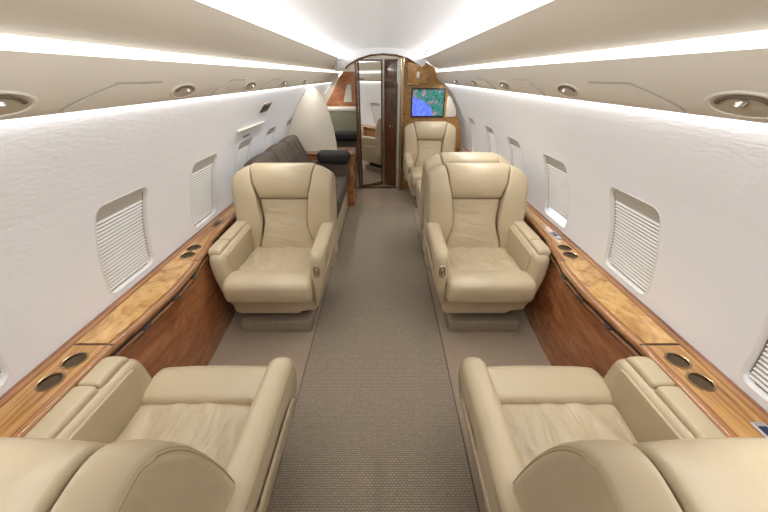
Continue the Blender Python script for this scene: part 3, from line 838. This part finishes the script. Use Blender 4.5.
# ------------------------------------------------------------------ sofas on the left
def sofa(ya, yb, n, label, bolster_end):
    t = thing('sofa', label, 'sofa', (-0.75, (ya + yb) / 2, 0)); ox, oy = -0.75, (ya + yb) / 2
    m = MB(); m.rbox(-1.0 - ox, -0.440 - ox, ya - oy, yb - oy, 0.0, 0.27, 0.012, n=2); m.build('base', M_leas, t)
    w = (yb - ya) / n
    for i in range(n):
        a, b = ya + w * i - oy + 0.003, ya + w * (i + 1) - oy - 0.003
        def T(x, y, z):
            k = (1 - (2 * (y - a) / (b - a) - 1) ** 2)
            return (x, y, z + (0.012 * k if z > 0.36 else 0))
        m = MB(); m.rbox(-0.93 - ox, -0.418 - ox, a, b, 0.265, 0.43, 0.045, T, n=8); c = m.build('seat_cushion', M_sofa, t)
        q = MB()
        for sgn in (1, -1):
            pts = []
            for k in range(13):
                f = k / 12; yy = a + (b - a) * (0.04 + 0.92 * f); xx = (-0.50 - 0.30 * (f if sgn > 0 else 1 - f)) - ox
                kk = (1 - (2 * (yy - a) / (b - a) - 1) ** 2)
                pts.append((xx, yy, 0.4305 + 0.012 * kk))
            q.tube(pts, 0.003, 5)
        q.build('quilting_seam', M_sofaseam, c)
        # back cushion: leaning slab
        def B(x, y, z):            # x thickness (0 front), y along, z up
            k = (1 - (2 * (y - a) / (b - a) - 1) ** 2)
            fr = x + 0.02 * k * (1 if x > -0.06 else 0)
            tp = z - 0.010 * (1 - k) * (z / 0.52) ** 3
            return (-0.77 + fr * 0.93 - tp * 0.42 - ox, y, 0.41 + tp * 0.95 + fr * 0.3)
        m = MB(); m.rbox(-0.13, 0.0, a, b, 0.0, 0.545, 0.05, B, n=8); c = m.build('back_cushion', M_sofa, t)
        q = MB()
        for f0 in (0.33, 0.66):
            q.tube([B(0.001, a + (b - a) * (f0 + 0.06 * math.sin(k / 12 * PI)), 0.03 + 0.45 * k / 12) for k in range(13)], 0.003, 5)
        q.tube([B(0.001, a + 0.03 + (b - a - 0.06) * k / 12, 0.33 + 0.03 * math.sin(k / 12 * PI)) for k in range(13)], 0.003, 5)
        q.build('quilting_seam', M_sofaseam, c)
    if bolster_end:
        z0 = 0.585
        m = MB(); m.rbox(-0.765 - ox, -0.375 - ox, yb - 0.13 - oy, yb + 0.02 - oy, z0, z0 + 0.15, 0.06, n=3, k=5); m.build('bolster', M_boldark, t)
        m = MB(); m.rbox(-1.12 - ox, -0.40 - ox, yb - 0.08 - oy, yb + 0.01 - oy, 0.40, z0 + 0.03, 0.02, n=2); m.build('arm_panel', M_sofa, t)
    return t
sofa(2.55, 3.96, 3, 'charcoal quilted sofa along the left wall behind the cream seat', True)
sofa(4.42, 5.50, 2, 'charcoal sofa beyond the cream curved partition, partly hidden', True)

# end cabinet between the sofas, with the cream partition rising behind it
cab = thing('end_cabinet', 'glossy wooden end cabinet between the two charcoal sofas', 'cabinet', (-0.66, 4.20, 0))
m = MB(); m.rbox(-0.46, 0.305, -0.19, 0.19, 0.0, 0.645, 0.01, n=1); m.build('body', M_panel, cab)
m = MB(); m.rbox(-0.46, 0.32, -0.20, 0.20, 0.645, 0.68, 0.014, n=1); m.build('top', M_edge, cab)
pt = [(-wallx(z) + 0.012, z) for z in (0.45, 0.6, 0.75, 0.9, 1.05, 1.2, 1.3, 1.385)] + [(-0.775, 1.40), (-0.715, 1.36), (-0.665, 1.26), (-0.620, 1.12), (-0.588, 0.97), (-0.565, 0.82), (-0.553, 0.681), (-0.70, 0.681), (-0.70, 0.45)]
m = MB(); m.prism(pt[:-2] + [(-1.125, 0.681)], 4.11, 4.15, 0.006, 0.006, T=lambda x, a, b: (a, x, b), nx=1)
struct(m.build('wall_partition', M_cream, ang=30))

# far left: credenza, bulkhead with speaker
cr = thing('credenza', 'low olive credenza with pale top at the far left end', 'cabinet', (-0.66, 5.74, 0))
m = MB(); m.rbox(-0.36, 0.30, -0.17, 0.17, 0.0, 1.0, 0.01, n=1); m.build('body', M_olive, cr)
m = MB(); m.rbox(-0.37, 0.31, -0.175, 0.175, 1.0, 1.06, 0.02, n=1); m.build('top', M_cream, cr)
bl = [(-0.36, 0.0), (-0.36, 1.60), (-0.60, 1.60), (-0.72, 1.45), (-0.80, 1.30), (-0.92, 1.12), (-0.97, 1.0), (-0.97, 0.0)]
m = MB(); m.prism(rpoly(bl, 0.02, 2), 5.93, 5.98, 0.004, 0.004, T=lambda x, a, b: (a, x, b), nx=1); struct(m.build('wall_aft_left', M_panel, ang=30))
g = thing('speaker_panel', 'small pale panel in the wooden bulkhead at the far left', 'speaker', (-0.58, 5.931, 1.25))
m = MB(); m.prism(rpoly([(-0.07, -0.13), (0.07, -0.13), (0.07, 0.13), (0.0, 0.13)], 0.02, 3), -0.010, 0.003, 0.004, 0, T=lambda x, a, b: (a, x, b), nx=1); m.build('cloth', M_spk, g)

# ------------------------------------------------------------------ overhead panel fittings
SL = [0]
for p, q in zip(PSU[2:], PSU[3:]): SL.append(SL[-1] + math.dist(p, q))
def psu_pt(l, off):
    pts = PSU[2:]
    l = max(0, min(SL[-1] - 1e-6, l))
    for i in range(len(SL) - 1):
        if l <= SL[i + 1]:
            t = (l - SL[i]) / (SL[i + 1] - SL[i]); p, q = pts[i], pts[i + 1]
            d = Vector((q[0] - p[0], q[1] - p[1])).normalized(); n = Vector((-d.y * 1, d.x)) if False else Vector((d.y * -1, d.x))
            if n.x > 0: n = -n
            return (p[0] + (q[0] - p[0]) * t + n.x * off, p[1] + (q[1] - p[1]) * t + n.y * off)
def on_psu(s, y, l, off):
    x, z = psu_pt(l, off); return (s * x, y, z)
def reading_light(s, y, label, k=1.0):
    c = on_psu(s, y, 0.040, 0)
    t = thing('reading_light', label, 'light', c, group='oval lamps in the overhead panels')
    def T(a, r, h, sc=1): p = on_psu(s, y + r * 0.085 * k * math.cos(a), 0.040 + r * 0.029 * math.sin(a), h); return tuple(p[i] - c[i] for i in range(3))
    A = [2 * PI * i / 40 for i in range(40)]
    m = MB(); R = [(1.10, -0.0005), (1.07, 0.0022), (0.98, 0.004), (0.93, 0.0035), (0.88, 0.0008)]
    m.add([T(a, r, h) for r, h in R for a in A], [(q * 40 + i, q * 40 + (i + 1) % 40, (q + 1) * 40 + (i + 1) % 40, (q + 1) * 40 + i) for q in range(len(R) - 1) for i in range(40)])
    m.build('bezel', M_psu, t)
    m = MB(); m.add([T(a, r, h) for r, h in ((0.90, 0.0015), (0.45, 0.001)) for a in A] + [T(0, 0, 0.001)], [(i, (i + 1) % 40, 40 + (i + 1) % 40, 40 + i) for i in range(40)] + [(40 + i, 40 + (i + 1) % 40, 80) for i in range(40)])
    m.build('recess', M_dish, t)
    m = MB(); m.add([T(a, r, h) for r, h in ((0.80, 0.001), (0.78, 0.004), (0.68, 0.006), (0.62, 0.005)) for a in [PI * (0.05 + 0.9 * i / 39) for i in range(40)]], [(q * 40 + i, q * 40 + i + 1, (q + 1) * 40 + i + 1, (q + 1) * 40 + i) for q in range(3) for i in range(39)])
    m.build('shadow_crescent', M_crescent, t)  # brown crescent: painted shadow along the recess's upper edge
    m = MB(); m.lathe([(0, 0.012), (0.008, 0.010), (0.012, 0.0)], 16, T=lambda x, yy, z: (T(PI / 2, 0.35, 0.002)[0] + x - s * z * 0.6, T(PI / 2, 0.35, 0.002)[1] + yy, T(PI / 2, 0.35, 0.002)[2] - z * 0.8))
    m.build('lamp', M_chrome, t)
    return t
M_dish = plain('lamp_recess', (0.42, 0.355, 0.265), 0.5)
M_crescent = plain('crescent_shadow_brown', (0.12, 0.085, 0.05), 0.45)  # shadow colour for the crescent in the lamp recess
ORD = ['nearest', 'second', 'third', 'fourth', 'fifth']
for s, side, ys in ((-1, 'left', (0.690, 1.375, 2.07, 2.76, 3.5)), (1, 'right', (0.690, 1.385, 2.12, 2.85, 3.55))):
    for i, y in enumerate(ys):
        reading_light(s, y, '%s recessed oval lamp along the %s overhead panel, counted from the camera' % (ORD[i], side), 1.0)
def lid(s, ya, yb, label):
    c = on_psu(s, (ya + yb) / 2, 0.05, 0)
    top = 0.078
    near = [(ya + (0.16 * (k / 8) ** 1.6), 0.006 + (top - 0.006) * k / 8) for k in range(9)]
    far = [(yb, top), (yb + 0.0, top - 0.012), (yb - 0.03, 0.006)]
    pr = near[:-1] + rpoly([near[-1], (yb, top), (yb, top - 0.05), (yb - 0.02, 0.006)], [0, 0.008, 0.01, 0], 3, closed=False)
    pr = resample(pr, 0.02)
    def T(h, y, l): p = on_psu(s, y, l, h); return tuple(p[i] - c[i] for i in range(3))
    root = thing('mask_door', label, 'hatch', c, group='hatches in the overhead panels')
    # strips between the near (slanted) and far rim so the plate follows the curved panel
    m = MB(); K = 9; vs = []; fs = []
    for h in (0.0002, 0.0055):
        for k in range(K):
            l = 0.006 + (top - 0.006) * k / (K - 1); y0 = ya + 0.16 * (k / (K - 1)) ** 1.6
            for j in range(7): vs.append(T(h, y0 + (yb - y0) * j / 6, l))
    o = K * 7
    for k in range(K - 1):
        for j in range(6):
            a = k * 7 + j; fs += [(a, a + 1, a + 8, a + 7), (o + a, o + a + 7, o + a + 8, o + a + 1)]
    rimi = [j for j in range(7)] + [k * 7 + 6 for k in range(1, K)] + [(K - 1) * 7 + j for j in range(5, -1, -1)] + [k * 7 for k in range(K - 2, 0, -1)]
    for a, b in zip(rimi, rimi[1:] + rimi[:1]): fs.append((a, b, o + b, o + a))
    m.add(vs, fs); m.build('door_plate', M_psu, root, ang=30)
    e = MB(); e.tube([T(0.0018, y - 0.003, l) for y, l in near] + [T(0.0018, y, top + 0.003) for y in (near[-1][0], yb)], 0.0020, 5)
    e.build('door_gap', M_gap, root)
    return root
M_gap = plain('panel_gap', (0.40, 0.35, 0.28), 0.7)
for s, side, ys in ((-1, 'left', ((0.85, 1.215), (1.62, 1.95), (2.30, 2.62))), (1, 'right', ((0.85, 1.215), (1.62, 1.95), (2.35, 2.68)))):
    for i, (a, b) in enumerate(ys):
        lid(s, a, b, '%s flush cream hatch with slanted edge in the %s overhead panel' % (ORD[i], side))

# fittings on the left wall over the sofa
def on_wall(name, label, cat, ya, yb, za, zb, mat, th, extra=None):
    cy, cz = (ya + yb) / 2, (za + zb) / 2
    t = thing(name, label, cat, (-wallx(cz), cy, cz))
    def T(y, z, h): return (-(wallx(z) - h) + wallx(cz), y - cy, z - cz)
    m = MB(); m.rbox(-0.002, th, ya, yb, za, zb, 0.006, T=lambda h, y, z: T(y, z, h), n=2, k=2); m.build('plate', mat, t)
    if extra:
        m = MB(); m.rbox(0, th + 0.003, ya + 0.02, yb - 0.02, za + 0.012, zb - 0.012, 0.004, T=lambda h, y, z: T(y, z, h), n=1, k=2); m.build(extra[0], extra[1], t)
    return t
on_wall('exit_plate', 'small square brown plate high on the left wall over the sofa', 'plate', 2.78, 2.98, 1.24, 1.31, M_brass, 0.005, ('inset', M_dark))
on_wall('grab_rail', 'thin beige rail above the window over the sofa', 'rail', 2.44, 3.0, 1.140, 1.158, M_psu, 0.02)
on_wall('switch_plate', 'tiny dark switch plate above the window over the sofa', 'switch', 2.60, 2.75, 1.080, 1.10, M_steel, 0.004, ('buttons', M_dark))

# ------------------------------------------------------------------ world, camera
wd = bpy.data.worlds.new('daylight'); scn.world = wd; wd.use_nodes = True
bg = wd.node_tree.nodes['Background']; bg.inputs[0].default_value = (0.86, 0.93, 1.0, 1); bg.inputs[1].default_value = 2.5
cam = bpy.data.cameras.new('camera'); co = bpy.data.objects.new('camera', cam); COL.objects.link(co)
cam.sensor_width = 36; cam.lens = 36 * 320 / 768; cam.clip_start = 0.02
co.location = (0.028, 0, 1.5)
co.rotation_euler = (PI / 2 - math.atan(180 / 320), 0, 0)
scn.camera = co
vs = scn.view_settings
vs.view_transform = 'Standard'; vs.look = 'None'; vs.gamma = 1; vs.use_curve_mapping = False
vs.exposure = 0.2
